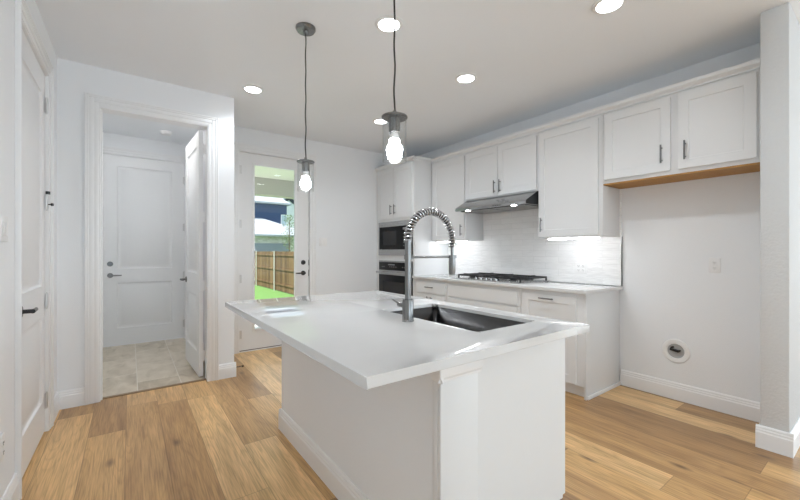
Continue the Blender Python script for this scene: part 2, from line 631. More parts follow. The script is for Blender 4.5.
def dup(root, loc, label, group=None):
    r = root.copy()
    COL.objects.link(r)
    r.location = loc
    r['label'] = label
    if group:
        r['group'] = group
    for ch in list(root.children):
        c = ch.copy()
        COL.objects.link(c)
        c.parent = r
        for g in list(ch.children):
            d = g.copy()
            COL.objects.link(d)
            d.parent = c
    return r


def struct(name, bm, mat, label, cat, **kw):
    return tag(obj(name, bm, mat, **kw), label, cat, kind='structure')


def B(*a, bev=0.0):
    return box(BM(), *a, bev=bev)


# ------------------------------------------------------------------ room shell
H = 2.75
bm = BM()
box(bm, -1.5, 9.2, -5.0, 3.961, -0.1, 0.0)
box(bm, 0.831, 3.8, 3.961, 4.86, -0.1, 0.0)
struct('floor', bm, M['oak'], 'warm oak plank floor running through the kitchen', 'floor')
struct('floor_mudroom', B(-0.75, 0.8295, 3.9615, 6.12, -0.1, 0.0), M['floor_tile'], 'beige stone tile floor beyond the cased opening', 'floor')
bm = BM()
box(bm, -1.6, 9.32, -5.15, 4.90, H, H + 0.15)
box(bm, -1.6, 0.90, 4.90, 6.2, H, H + 0.15)
struct('ceiling', bm, M['ceiling'], 'flat white ceiling with round recessed lights', 'ceiling')
bm = BM()
box(bm, -0.6, -0.46, -5.0, 2.675, 0, H)
struct('wall_left', bm, M['wall'], 'white wall at the far left with the closed panel door', 'wall')
bm = BM()
box(bm, -0.6, -0.46, 3.49, 4.02, 0, H)
box(bm, -0.6, -0.46, 2.675, 3.49, 2.455, H)
struct('wall_left', bm, M['wall'], 'white wall piece around and above the closed panel door', 'wall')
bm = BM()
box(bm, -0.46, -0.215, 3.9, 4.02, 0, H)
box(bm, 0.61, 0.83, 3.9, 4.02, 0, H)
box(bm, -0.215, 0.61, 3.9, 4.02, 2.44, H)
struct('wall_front', bm, M['wall'], 'white wall pierced by the cased opening to the tiled mudroom', 'wall')
struct('wall_return', B(0.71, 0.83, 4.02, 6.0, 0, H), M['wall'], 'white wall dividing the mudroom from the patio door nook', 'wall')
bm = BM()
box(bm, 0.83, 1.05, 4.75, 4.90, 0, H)
box(bm, 1.985, 3.80, 4.75, 4.90, 0, H)
box(bm, 1.05, 1.985, 4.75, 4.90, 2.475, H)
struct('wall_back', bm, M['wall'], 'white wall holding the glazed patio door', 'wall')
struct('wall_right', B(3.68, 3.80, 0.5265, 4.75, 0, H), M['wall'], 'white wall behind the range cabinets and fridge recess', 'wall')
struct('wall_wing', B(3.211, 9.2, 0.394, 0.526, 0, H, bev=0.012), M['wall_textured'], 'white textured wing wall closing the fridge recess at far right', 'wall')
bm = BM()
box(bm, -0.75, -0.30, 6.0, 6.12, 0, H)
box(bm, 0.64, 0.83, 6.0, 6.12, 0, H)
box(bm, -0.30, 0.64, 6.0, 6.12, 2.50, H)
struct('wall_mudroom', bm, M['wall'], 'white mudroom wall holding the two panel entry door', 'wall')
struct('wall_mudroom', B(-0.85, -0.75, 4.02, 6.0, 0, H), M['wall'], 'mudroom side wall hidden left of the opening', 'wall')
bm = BM()
box(bm, -1.5, -1.4, 2.3, 3.9, 0, H)
box(bm, -1.4, -0.6, 2.3, 2.4, 0, H)
box(bm, -1.4, -0.6, 3.8, 3.9, 0, H)
struct('wall_closet', bm, M['wall'], 'closet walls behind the closed door on the left wall', 'wall')
# living-room end behind the camera with its window openings
bm = BM()
for a, b in ((-0.6, -0.1), (2.5, 5.9), (8.5, 9.2)):
    box(bm, a, b, -5.15, -5.0, 0, H)
box(bm, -0.6, 9.2, -5.15, -5.0, 0, 0.3)
box(bm, -0.6, 9.2, -5.15, -5.0, 2.4, H)
struct('wall_rear', bm, M['wall'], 'white living room wall with two wide window openings', 'wall')
bm = BM()
box(bm, 9.2, 9.32, -0.9, 0.52, 0, H)
box(bm, 9.2, 9.32, -5.0, -3.5, 0, H)
box(bm, 9.2, 9.32, -3.5, -0.9, 0, 0.3)
box(bm, 9.2, 9.32, -3.5, -0.9, 2.4, H)
struct('wall_living', bm, M['wall'], 'white living room side wall', 'wall')

# ------------------------------------------------------------------ baseboards
BBP = [(0, 0), (0.017, 0), (0.017, 0.098), (0.013, 0.106), (0.013, 0.116), (0.010, 0.122), (0.010, 0.132), (0.005, 0.141), (0, 0.141)]


def baseboard(bm, p0, p1, nrm):
    p0, p1, nrm = Vector((*p0, 0)), Vector((*p1, 0)), Vector((*nrm, 0))
    fn = lambda q, a: tuple(p0 + (p1 - p0) * a + nrm * q[0] + Vector((0, 0, q[1])))
    prism(bm, BBP, fn, 0.0, 1.0)


def bb(name, segs, label):
    bm = BM()
    for s in segs:
        baseboard(bm, *s)
    return struct(name, bm, M['trim'], label, 'baseboard', angle=20)


bb('baseboard_left', [((-0.46, -5.0), (-0.46, 2.61), (1, 0)), ((-0.46, 3.56), (-0.46, 3.9), (1, 0))], 'white baseboard along the left wall beside the panel door')
bb('baseboard_front', [((-0.46, 3.9), (-0.296, 3.9), (0, -1))], 'short white baseboard between left corner and the cased opening')
bb('baseboard_return', [((0.685, 3.9), (0.847, 3.9), (0, -1)), ((0.83, 3.9), (0.83, 4.75), (1, 0))], 'white baseboard wrapping the wall corner right of the opening')
bb('baseboard_back', [((2.06, 4.75), (3.03, 4.75), (0, -1))], 'white baseboard right of the glazed patio door')
bb('baseboard_right', [((3.68, 0.526), (3.68, 1.535), (-1, 0))], 'white baseboard along the back of the fridge recess')
bb('baseboard_wing', [((3.211, 0.377), (3.211, 0.543), (-1, 0)), ((3.211, 0.394), (9.2, 0.394), (0, -1)), ((3.211, 0.526), (3.663, 0.526), (0, 1))], 'white baseboard wrapping the wing wall at far right')
bb('baseboard_mudroom', [((0.71, 4.9), (0.71, 6.0), (-1, 0)), ((-0.75, 6.0), (-0.37, 6.0), (0, -1))], 'white mudroom baseboard beside the entry door')

# ------------------------------------------------------------------ casings (trim)


def casing(bm, fn, w, h, cw=0.09):
    """stepped door casing round an opening w x h, drawn in the facing frame; depth negative = proud of the wall"""
    for (i0, i1, pr) in ((0.0, 0.030, 0.011), (0.030, 0.062, 0.016), (0.062, 0.078, 0.020), (0.078, cw, 0.024)):
        for (u0, u1, z0, z1) in ((-i1, -i0, 0, h + i1), (w + i0, w + i1, 0, h + i1), (-i0, w + i0, h + i0, h + i1)):
            a = fn(u0, -pr, z0)
            b = fn(u1, 0.0, z1)
            box(bm, a[0], b[0], a[1], b[1], a[2], b[2], bev=0.0015)


bm = BM()
casing(bm, facing('-Y', (-0.205, 3.9, 0)), 0.803, 2.427)
box(bm, -0.215, -0.197, 3.895, 4.03, 0, 2.425)
box(bm, 0.592, 0.610, 3.895, 4.03, 0, 2.425)
box(bm, -0.215, 0.610, 3.895, 4.03, 2.42, 2.44)
for (a, b) in ((-0.197, -0.185),):
    box(bm, a, b, 3.93, 3.965, 0, 2.42)
struct('trim_1', bm, M['trim'], 'white stepped casing and jamb around the mudroom opening', 'door casing')
bm = BM()
casing(bm, facing('+X', (-0.46, 2.685, 0)), 0.79, 2.447)
box(bm, -0.56, -0.455, 2.675, 2.687, 0, 2.447)
box(bm, -0.56, -0.455, 3.473, 3.49, 0, 2.447)
box(bm, -0.56, -0.455, 2.675, 3.49, 2.442, 2.455)
struct('trim_2', bm, M['trim'], 'white casing around the closed door on the left wall', 'door casing')
bm = BM()
casing(bm, facing('-Y', (1.065, 4.75, 0)), 0.90, 2.46)
box(bm, 1.05, 1.070, 4.745, 4.88, 0, 2.475)
box(bm, 1.965, 1.985, 4.745, 4.88, 0, 2.475)
box(bm, 1.05, 1.985, 4.745, 4.88, 2.455, 2.475)
box(bm, 1.05, 1.985, 4.76, 4.95, -0.01, 0.012)
struct('trim_3', bm, M['trim'], 'white casing around the glazed patio door', 'door casing')
bm = BM()
casing(bm, facing('-Y', (-0.285, 6.0, 0)), 0.91, 2.485, cw=0.085)
box(bm, -0.30, -0.283, 5.995, 6.11, 0, 2.5)
box(bm, 0.623, 0.64, 5.995, 6.11, 0, 2.5)
box(bm, -0.30, 0.64, 5.995, 6.11, 2.483, 2.5)
struct('trim_4', bm, M['trim'], 'white casing around the mudroom entry door', 'door casing')
struct('trim_5', B(-0.21, 0.605, 3.945, 3.985, -0.02, 0.007, bev=0.002), M['strip_wood'], 'brown threshold strip between plank floor and tile', 'threshold')

# ------------------------------------------------------------------ doors
RAISED = ((0, 0), (0.004, 0.006), (0.014, 0.012), (0.030, 0.012), (0.040, 0.010), (0.052, 0.004))


def lever(parent, c, out, along, mat):
    """rose, neck and lever; c on the door face, out = normal, along = lever direction"""
    c, out, along = Vector(c), Vector(out), Vector(along)
    bm = BM()
    cyl(bm, c, c + out * 0.010, 0.032, 0.029)
    cyl(bm, c + out * 0.010, c + out * 0.052, 0.011)
    q = c + out * 0.052
    tube(bm, [q - along * 0.012, q + along * 0.03, q + along * 0.075, q + along * 0.118 - out * 0.006], [0.0115, 0.0105, 0.009, 0.007], n=12)
    return obj('lever_handle', bm, mat, parent)


def deadbolt(parent, c, out, mat):
    c, out = Vector(c), Vector(out)
    bm = BM()
    cyl(bm, c, c + out * 0.012, 0.032, 0.029)
    cyl(bm, c + out * 0.012, c + out * 0.020, 0.016)
    o = obj('deadbolt', bm, mat, parent)
    return o


def hinges(parent, x, y, zs, fx, mat, leaf):
    mat = M['hinge']
    for z in zs:
        bm = BM()
        cyl(bm, (x, y, z - 0.05), (x, y, z + 0.05), 0.007, n=12)
        cyl(bm, (x, y, z - 0.058), (x, y, z - 0.05), 0.004, n=10)
        cyl(bm, (x, y, z + 0.05), (x, y, z + 0.058), 0.004, n=10)
        a = leaf
        box(bm, x + a[0], x + a[1], y + a[2], y + a[3], z - 0.05, z + 0.05)
        obj('hinge', bm, mat, parent)


HZ = (0.217, 0.899, 1.574, 2.237)
d1 = struct('door_1', panel(BM(), facing('+X', (-0.470, 2.690, 0.012)), 0.780, 2.428, 0.04,
            ((0.115, 0.222, 0.665, 0.785), (0.115, 0.995, 0.665, 2.28)), RAISED), M['door'],
            'closed white two panel door on the left wall with dark lever', 'door')
lever(d1, (-0.470, 2.752, 0.918), (1, 0, 0), (0, 1, 0), M['dark_metal'])
hinges(d1, -0.461, 3.474, HZ, 1, M['nickel'], (-0.006, -0.003, -0.03, 0.0))
bm = BM()
cyl(bm, (-0.452, 3.474, 1.56), (-0.435, 3.466, 1.56), 0.004, n=10)
cyl(bm, (-0.438, 3.467, 1.56), (-0.428, 3.464, 1.56), 0.010, n=14)
cyl(bm, (-0.455, 3.474, 1.63), (-0.455, 3.474, 1.65), 0.012, n=14)
obj('hinge_stop', bm, M['dark_metal'], d1)

d2 = struct('door_2', panel(BM(), facing('-Y', (-0.280, 6.015, 0.01)), 0.90, 2.472, 0.044,
            ((0.145, 0.225, 0.755, 0.815), (0.145, 0.998, 0.755, 2.335)), RAISED), M['door'],
            'closed white two panel entry door at the back of the mudroom', 'door')
lever(d2, (-0.205, 6.015, 0.925), (0, -1, 0), (1, 0, 0), M['handle'])
deadbolt(d2, (-0.207, 6.015, 1.073), (0, -1, 0), M['handle'])
hinges(d2, 0.622, 6.006, HZ, 1, M['nickel'], (-0.02, 0.0, 0.002, 0.006))

# the open mudroom door, hinged on the right jamb and swung back into the mudroom
w3, t3 = 0.775, 0.037
ang = math.radians(92.3)
hx, hy = 0.577, 4.037
du = Vector((math.cos(ang), math.sin(ang), 0))
dn = Vector((math.sin(ang), -math.cos(ang), 0))       # away from the room side
# front (faces -X): u runs from hinge edge to the free edge
fn3 = lambda u, t, z: (hx + du.x * u + dn.x * (t - t3), hy + du.y * u + dn.y * (t - t3), 0.018 + z)
d3 = struct('door_3', panel(BM(), fn3, w3, 2.40, t3, ((0.115, 0.222, 0.66, 0.785), (0.115, 0.995, 0.66, 2.26)), RAISED), M['door'],
            'white panel door standing open inside the mudroom opening', 'door')
c = Vector(fn3(w3 - 0.065, 0, 0.905))
lever(d3, c, -dn, -du, M['handle'])
for z in HZ:
    bm = BM()
    cyl(bm, (0.594, 4.036, z - 0.05), (0.594, 4.036, z + 0.05), 0.007, n=12)
    box(bm, 0.556, 0.592, 4.031, 4.034, z - 0.05, z + 0.05)
    obj('hinge', bm, M['trim'], d3)

# glazed patio door
bm = BM()
panel(bm, facing('-Y', (1.075, 4.772, 0.016)), 0.885, 2.436, 0.044, ((0.168, 0.245, 0.698, 2.302),), through=True)
d4 = struct('door_4', bm, M['door'], 'white patio door with one tall glass pane onto the garden', 'door')
bm = BM()
fnl = facing('-Y', (1.243, 4.772, 0.261))
for (u0, u1, z0, z1) in ((-0.022, 0.010, -0.022, 2.079), (0.520, 0.552, -0.022, 2.079), (0.010, 0.520, -0.022, 0.010), (0.010, 0.520, 2.047, 2.079)):
    a, b = fnl(u0, -0.010, z0), fnl(u1, 0.012, z1)
    box(bm, a[0], b[0], a[1], b[1], a[2], b[2], bev=0.003)
obj('glazing_bead', bm, M['trim'], d4)
obj('pane', B(1.246, 1.770, 4.787, 4.793, 0.264, 2.315), M['glass'], d4)
lever(d4, (1.885, 4.772, 0.944), (0, -1, 0), (-1, 0, 0), M['dark_metal'])
deadbolt(d4, (1.885, 4.772, 1.086), (0, -1, 0), M['dark_metal'])
bm = BM()
box(bm, 1.958, 1.964, 4.766, 4.772, 0.90, 0.985)
box(bm, 1.958, 1.964, 4.766, 4.772, 1.045, 1.12)
obj('strike_plate', bm, M['dark_metal'], d4)
hinges(d4, 1.071, 4.763, HZ, 1, M['nickel'], (0.0, 0.03, 0.004, 0.008))
obj('sweep', B(1.077, 1.958, 4.768, 4.82, 0.011, 0.020), M['rubber'], d4)

# ------------------------------------------------------------------ cabinets
SHK = ((0, 0), (0.0015, 0.0), (0.005, 0.007))


def shaker(parent, y0, y1, z0, z1, xf, name='door', rail=0.062, facing_dir='-X', flat=False, mat=None):
    """shaker front facing -X between world y0>y1"""
    w, h = abs(y0 - y1), z1 - z0
    org = (xf, max(y0, y1), z0) if facing_dir == '-X' else (xf, min(y0, y1), z0)
    bm = panel(BM(), facing(facing_dir, org), w, h, 0.02, () if flat else ((rail, rail, w - rail, h - rail),), SHK)
    return obj(name, bm, mat or M['cabinet'], parent)


def pull(parent, c, axis, out, L=0.14, mat=None):
    c, axis, out = Vector(c), Vector(axis), Vector(out)
    bm = BM()
    q = c + out * 0.028
    cyl(bm, q - axis * L / 2, q + axis * L / 2, 0.006, n=14)
    for s in (-1, 1):
        cyl(bm, c + axis * s * (L / 2 - 0.022), q + axis * s * (L / 2 - 0.022), 0.005, n=12)
    return obj('handle', bm, mat or M['handle'], parent)


OUT = (-1, 0, 0)
XW = 3.68


def upper(name, y0, y1, z0, z1, label, doors, xb=3.35, under=None):
    """wall cabinet; doors: (ya, yb, za, zb, handle_y, handle_z)"""
    t = thing(name, ((xb + XW) / 2, (y0 + y1) / 2, z0), label, 'cabinet', 'upper kitchen cabinets')
    obj('body', B(xb, XW - 0.001, y1 + 0.0005, y0 - 0.0005, z0, z1, bev=0.0015), M['cabinet'], t)
    for (ya, yb, za, zb, hy_, hz_) in doors:
        d = shaker(t, ya, yb, za, zb, xb - 0.0205)
        pull(d, (xb - 0.0205, hy_, hz_), (0, 0, 1), OUT)
    if under:
        obj('underside_panel', B(xb + 0.002, XW - 0.002, y1 + 0.002, y0 - 0.002, z0 - 0.012, z0 - 0.0005), under, t)['label'] = 'raw pine underside'
    return t


ZT = 2.445
upper('upper_cabinet', 3.826, 3.180, 1.375, ZT, 'tall single door white wall cabinet beside the oven tower', [(3.765, 3.196, 1.385, 2.42, 3.235, 1.50)])
upper('upper_cabinet', 3.179, 2.180, 1.855, ZT, 'double door white wall cabinet above the range hood', [(3.161, 2.680, 1.868, 2.42, 2.715, 1.965), (2.674, 2.194, 1.868, 2.42, 2.640, 1.965)])
upper('upper_cabinet', 2.179, 1.546, 1.375, ZT, 'tall single door white wall cabinet right of the range hood', [(2.165, 1.582, 1.385, 2.42, 2.128, 1.50)])
upper('upper_cabinet', 1.545, 0.5275, 1.828, ZT, 'double door white wall cabinet over the empty fridge recess', [(1.525, 1.042, 1.858, 2.42, 1.095, 1.99), (0.992, 0.560, 1.858, 2.42, 0.945, 1.99)], under=M['pine'])

# crown moulding on the cabinets
CRW = [(0, 0), (-0.012, 0), (-0.012, 0.012), (-0.020, 0.020), (-0.032, 0.030), (-0.036, 0.044), (-0.036, 0.056), (0, 0.056)]
bm = BM()
prism(bm, CRW, lambda q, a: (3.352 + q[0], a, ZT + 0.0005 + q[1]), 0.5275, 3.795)
box(bm, 3.352, XW - 0.002, 0.5275, 3.795, ZT + 0.0005, ZT + 0.02)
struct('trim_6', bm, M['cabinet'], 'white crown moulding along the tops of the wall cabinets', 'crown moulding', angle=20)
bm = BM()
prism(bm, CRW, lambda q, a: (3.052 + q[0], a, 2.4485 + q[1]), 3.796, 4.749)
prism(bm, CRW, lambda q, a: (a, 3.832 + q[0], 2.4485 + q[1]), 3.0165, XW - 0.34)
struct('trim_7', bm, M['cabinet'], 'white crown moulding around the top of the oven tower', 'crown moulding', angle=20)

# oven tower: carcass as boards round the appliance openings
t = thing('oven_tower_cabinet', (3.36, 4.29, 0), 'tall white oven tower cabinet in the corner by the patio door', 'cabinet')
XO = 3.052
bm = BM()
box(bm, XO, XW - 0.001, 3.832, 3.862, 0.0, 2.448)
box(bm, XO, XW - 0.001, 4.66, 4.749, 0.0, 2.448)
box(bm, XO, XW - 0.001, 3.862, 4.66, 1.665, 2.448)
box(bm, XO, XW - 0.001, 3.862, 4.66, 1.10, 1.175)
box(bm, XO, XW - 0.001, 3.862, 4.66, 0.10, 0.425)
box(bm, XW - 0.03, XW - 0.001, 3.862, 4.66, 0.425, 1.665)
box(bm, XO + 0.06, XW - 0.001, 3.862, 4.66, 0, 0.10)
obj('body', bm, M['cabinet'], t)
for (ya, yb, hy_) in ((4.700, 4.288, 4.335), (4.282, 3.872, 4.240)):
    d = shaker(t, ya, yb, 1.705, 2.425, XO - 0.0205)
    pull(d, (XO - 0.0205, hy_, 1.83), (0, 0, 1), OUT)
shaker(t, 4.66, 3.865, 0.125, 0.405, XO - 0.0205, name='drawer')

mw = thing('microwave', (3.2, 4.26, 1.176), 'built in stainless microwave with black door above the wall oven', 'microwave')
fnm = facing('-X', (XO - 0.022, 4.672, 1.176))
bm = BM()
panel(bm, fnm, 0.795, 0.488, 0.021, ((0.035, 0.085, 0.76, 0.415),), through=True)
obj('trim_frame', bm, M['steel'], mw)
obj('body', B(XO + 0.001, XO + 0.40, 3.90, 4.62, 1.19, 1.65), M['dark_slot'], mw)
bm = panel(BM(), facing('-X', (XO - 0.030, 4.634, 1.264)), 0.555, 0.325, 0.028, ((0.085, 0.06, 0.44, 0.265),), ((0, 0), (0.004, 0.003)))
mwd = obj('door', bm, M['black_glass'], mw)
obj('window', B(XO - 0.0285, XO - 0.0265, 4.20, 4.543, 1.330, 1.523), M['screen_glass'], mwd)
cp = obj('control_panel', B(XO - 0.030, XO - 0.002, 3.915, 4.076, 1.264, 1.589), M['black_glass'], mw)
obj('display', B(XO - 0.0315, XO - 0.030, 3.95, 4.045, 1.535, 1.565), M['display'], cp)
for r_ in range(5):
    for q_ in range(3):
        obj('key', B(XO - 0.0315, XO - 0.030, 3.955 + q_ * 0.033, 3.972 + q_ * 0.033, 1.31 + r_ * 0.042, 1.318 + r_ * 0.042), M['display'], cp)

ov = thing('wall_oven', (3.3, 4.26, 0.426), 'built in black glass wall oven with steel bar handle under the microwave', 'oven')
obj('body', B(XO + 0.001, XO + 0.55, 3.89, 4.63, 0.44, 1.085), M['dark_slot'], ov)
obj('trim_frame', panel(BM(), facing('-X', (XO - 0.016, 4.672, 0.427)), 0.795, 0.672, 0.015, ((0.022, 0.02, 0.772, 0.652),), through=True), M['steel'], ov)
cp = obj('control_panel', B(XO - 0.030, XO - 0.001, 3.905, 4.645, 0.965, 1.075, bev=0.002), M['black_glass'], ov)
for yy in (4.55, 4.51, 4.36, 4.31, 4.26, 4.21, 4.05, 4.0):
    obj('key', B(XO - 0.0315, XO - 0.030, yy - 0.012, yy + 0.012, 1.008, 1.016), M['display'], cp)
obj('display', B(XO - 0.0315, XO - 0.030, 4.24, 4.40, 1.035, 1.052), M['display'], cp)
od = obj('door', B(XO - 0.032, XO - 0.001, 3.905, 4.645, 0.45, 0.895, bev=0.002), M['black_glass'], ov)
obj('window', B(XO - 0.0335, XO - 0.032, 4.02, 4.53, 0.53, 0.80), M['screen_glass'], od)
obj('door_rail', B(XO - 0.034, XO - 0.001, 3.905, 4.645, 0.897, 0.962, bev=0.002), M['steel'], od)
bm = BM()
cyl(bm, (XO - 0.085, 3.92, 0.93), (XO - 0.085, 4.63, 0.93), 0.013, n=16)
for yy in (3.955, 4.595):
    cyl(bm, (XO - 0.030, yy, 0.93), (XO - 0.085, yy, 0.93), 0.009, n=12)
obj('handle', bm, M['steel'], od)

# base cabinets
XBF = 3.052


def base(name, y0, y1, label, fronts, zt=0.882):
    t = thing(name, (3.36, (y0 + y1) / 2, 0), label, 'cabinet', 'base kitchen cabinets')
    bm = BM()
    box(bm, XBF, XW - 0.001, y1 + 0.0005, y0 - 0.0005, 0.10, zt, bev=0.001)
    obj('body', bm, M['cabinet'], t)
    obj('toe_kick', B(XBF + 0.055, XW - 0.001, y1 + 0.0005, y0 - 0.0005, 0, 0.0995), M['cabinet'], t)
    for (kind, ya, yb, za, zb, hs) in fronts:
        flat = kind != 'door'
        d = shaker(t, ya, yb, za, zb, XBF - 0.0205, name='drawer' if kind == 'drawer' else 'door' if kind == 'door' else 'false_front', flat=flat)
        for (c_, ax) in hs:
            pull(d, (XBF - 0.0205, *c_), ax, OUT, mat=M['handle'])
    return t


HYA = (0, 1, 0)
base('base_cabinet', 3.829, 3.191, 'white base cabinet with one drawer beside the oven tower',
     [('drawer', 3.765, 3.215, 0.712, 0.842, [((3.49, 0.785), HYA)]), ('door', 3.765, 3.493, 0.115, 0.69, [((3.52, 0.60), (0, 0, 1))]), ('door', 3.487, 3.215, 0.115, 0.69, [((3.455, 0.60), (0, 0, 1))])])
base('base_cabinet', 3.190, 2.181, 'wide white base cabinet under the gas cooktop',
     [('false', 3.168, 2.203, 0.712, 0.842, []), ('drawer', 3.168, 2.203, 0.42, 0.69, [((2.685, 0.63), HYA)]), ('drawer', 3.168, 2.203, 0.115, 0.40, [((2.685, 0.34), HYA)])])
bc = base('base_cabinet', 2.180, 1.56, 'white base cabinet with tall pull out door at the range run end',
          [('door', 2.145, 1.622, 0.112, 0.846, [((1.885, 0.812), HYA)])])
obj('end_panel', B(XBF - 0.002, XW - 0.018, 1.540, 1.5595, 0.0, 0.882, bev=0.001), M['cabinet'], bc)
bm = BM()
box(bm, XBF + 0.01, XW - 0.018, 1.528, 1.5395, 0.0, 0.032, bev=0.004)
obj('shoe_molding', bm, M['trim'], bc)

# worktop along the range wall, with the cooktop cut-out left solid below the tray
bm = BM()
box(bm, 3.010, XW - 0.002, 1.518, 3.830, 0.883, 0.914, bev=0.003)
tag(obj('worktop', bm, M['quartz']), 'long white quartz worktop on the base cabinets along the tiled wall', 'worktop')

struct('wall_backsplash', B(3.670, XW, 1.530, 3.831, 0.915, 1.853), M['splash'], 'glossy white wavy tile backsplash behind the cooktop', 'backsplash')
struct('trim_8', B(3.666, XW, 1.522, 1.530, 0.915, 1.374), M['nickel'], 'thin metal edge strip ending the tile backsplash', 'tile edge trim')

# range hood
t = thing('range_hood', (3.42, 2.68, 1.70), 'slim stainless range hood under the double door cabinet', 'range hood')
prof = [(3.669, 1.853), (3.345, 1.853), (3.165, 1.752), (3.155, 1.742), (3.155, 1.712), (3.669, 1.712)]
bm = prism(BM(), prof, lambda q, a: (q[0], a, q[1]), 2.192, 3.170)
obj('body', bm, M['hood'], t, angle=20)
obj('end_cap', prism(BM(), prof, lambda q, a: (q[0], a, q[1]), 2.1845, 2.1918), M['dark_metal'], t)
bm = BM()
box(bm, 3.20, 3.60, 2.24, 2.67, 1.706, 1.7115)
box(bm, 3.20, 3.60, 2.69, 3.12, 1.706, 1.7115)
obj('filter', bm, M['nickel'], t)
for yy in (2.36, 3.0):
    bm = cyl(BM(), (3.18, yy, 1.7115), (3.18, yy, 1.706), 0.016, n=20)
    obj('light', bm, M['bulb'], t)
bm = BM()
for k in range(4):
    box(bm, 3.1535, 3.155, 2.50 + k * 0.03, 2.515 + k * 0.03, 1.722, 1.732)
obj('button', bm, M['dark_slot'], t)

# under-cabinet light bars
bars = [('under_cabinet_light', 3.76, 3.24, 'glowing light bar under the wall cabinet beside the oven tower'),
        ('under_cabinet_light', 2.10, 1.62, 'glowing light bar under the wall cabinet right of the hood')]
for nm, ya, yb, lb in bars:
    t = thing(nm, (3.42, (ya + yb) / 2, 1.352), lb, 'light', 'under-cabinet light bars')
    obj('housing', B(3.395, 3.445, yb - 0.02, ya + 0.02, 1.366, 1.3745), M['plastic'], t)
    obj('diffuser', B(3.40, 3.44, yb, ya, 1.352, 1.3655), M['strip_glow'], t)

# gas cooktop
t = thing('gas_cooktop', (3.36, 2.68, 0.9145), 'five burner gas cooktop with black iron grates set in the worktop', 'cooktop')
CX0, CX1, CY0, CY1 = 3.115, 3.63, 2.225, 3.135
bm = BM()
box(bm, CX0, CX1, CY0, CY1, 0.9145, 0.924, bev=0.004)
obj('tray', bm, M['steel'], t)
burn = [(3.24, 2.40, 0.036), (3.50, 2.40, 0.045), (3.40, 2.68, 0.055), (3.24, 2.96, 0.045), (3.50, 2.96, 0.036)]
for (bx, by, r) in burn:
    bm = BM()
    lathe(bm, [(0, 0.924), (r * 1.25, 0.924), (r * 1.2, 0.932), (r, 0.938), (0, 0.938)], (bx, by, 0), n=28)
    b = obj('burner', bm, M['nickel'], t)
    bm = BM()
    lathe(bm, [(0, 0.938), (r * 0.95, 0.938), (r, 0.943), (r * 0.9, 0.948), (0, 0.949)], (bx, by, 0), n=28)
    obj('burner_cap', bm, M['iron'], b)
for (ya, yb) in ((2.245, 2.535), (2.54, 2.82), (2.825, 3.115)):
    bm = BM()
    zz0, zz1 = 0.950, 0.968
    for (a, b, c_, d_) in ((CX0 + 0.03, CX1 - 0.02, ya, ya + 0.014), (CX0 + 0.03, CX1 - 0.02, yb - 0.014, yb), (CX0 + 0.03, CX0 + 0.044, ya, yb), (CX1 - 0.034, CX1 - 0.02, ya, yb),
                           ((CX0 + CX1) / 2 - 0.007, (CX0 + CX1) / 2 + 0.007, ya, yb)):
        box(bm, a, b, c_, d_, zz0, zz1, bev=0.002)
    ym = (ya + yb) / 2
    for xx in (CX0 + 0.13, CX1 - 0.12):
        for s in (-1, 1):
            e = ya if s < 0 else yb
            box(bm, xx - 0.006, xx + 0.006, min(e, ym + s * 0.03), max(e, ym + s * 0.03), zz0 + 0.003, zz1 + 0.006, bev=0.002)
    box(bm, CX0 + 0.03, CX0 + 0.095, ym - 0.006, ym + 0.006, zz0 + 0.003, zz1 + 0.006, bev=0.002)
    box(bm, CX1 - 0.085, CX1 - 0.02, ym - 0.006, ym + 0.006, zz0 + 0.003, zz1 + 0.006, bev=0.002)
    for xx in (CX0 + 0.037, CX1 - 0.027):
        for yy in (ya + 0.007, yb - 0.007):
            box(bm, xx - 0.007, xx + 0.007, yy - 0.007, yy + 0.007, 0.9242, zz0, bev=0.001)
    obj('grate', bm, M['iron'], t)
for k in range(5):
    bm = lathe(BM(), [(0, 0.9242), (0.019, 0.9242), (0.017, 0.944), (0.015, 0.946), (0, 0.946)], (CX0 + 0.016 + 0.006, 2.54 + k * 0.07, 0), n=20)
    obj('knob', bm, M['chrome'], t)

# ------------------------------------------------------------------ island
IX0, IX1, IY0, IY1 = 0.491, 1.636, 0.812, 2.562
SX0, SX1, SY0, SY1 = 1.125, 1.530, 1.005, 1.712
isl = thing('kitchen_island', (1.22, 1.73, 0), 'white kitchen island base with seating overhang and cabinet side', 'island')
obj('knee_wall', B(0.853, 1.02, 0.925, 2.555, 0, 0.8825), M['wall'], isl)
bm = BM()
baseboard(bm, (0.853, 0.95), (0.853, 2.555), (-1, 0))
baseboard(bm, (0.836, 2.555), (1.02, 2.555), (0, 1))
obj('baseboard', bm, M['trim'], isl, angle=20)
# end pilaster with its moulded cap
bm = BM()
box(bm, 0.836, 1.02, 0.908, 0.9245, 0, 0.8825, bev=0.003)
box(bm, 0.836, 0.8525, 0.9245, 0.95, 0, 0.8825, bev=0.002)
obj('pilaster', bm, M['cabinet'], isl)
CAP = [(0, 0), (0.004, 0.002), (0.006, 0.012), (0.013, 0.022), (0.016, 0.034), (0.016, 0.084), (0, 0.084)]
bm = BM()
prism(bm, CAP, lambda q, a: (a, 0.908 - q[0], 0.7975 + q[1]), 0.822, 1.030)
prism(bm, CAP, lambda q, a: (0.836 - q[0], a, 0.7975 + q[1]), 0.894, 0.95)
obj('cap_molding', bm, M['trim'], isl, angle=20)
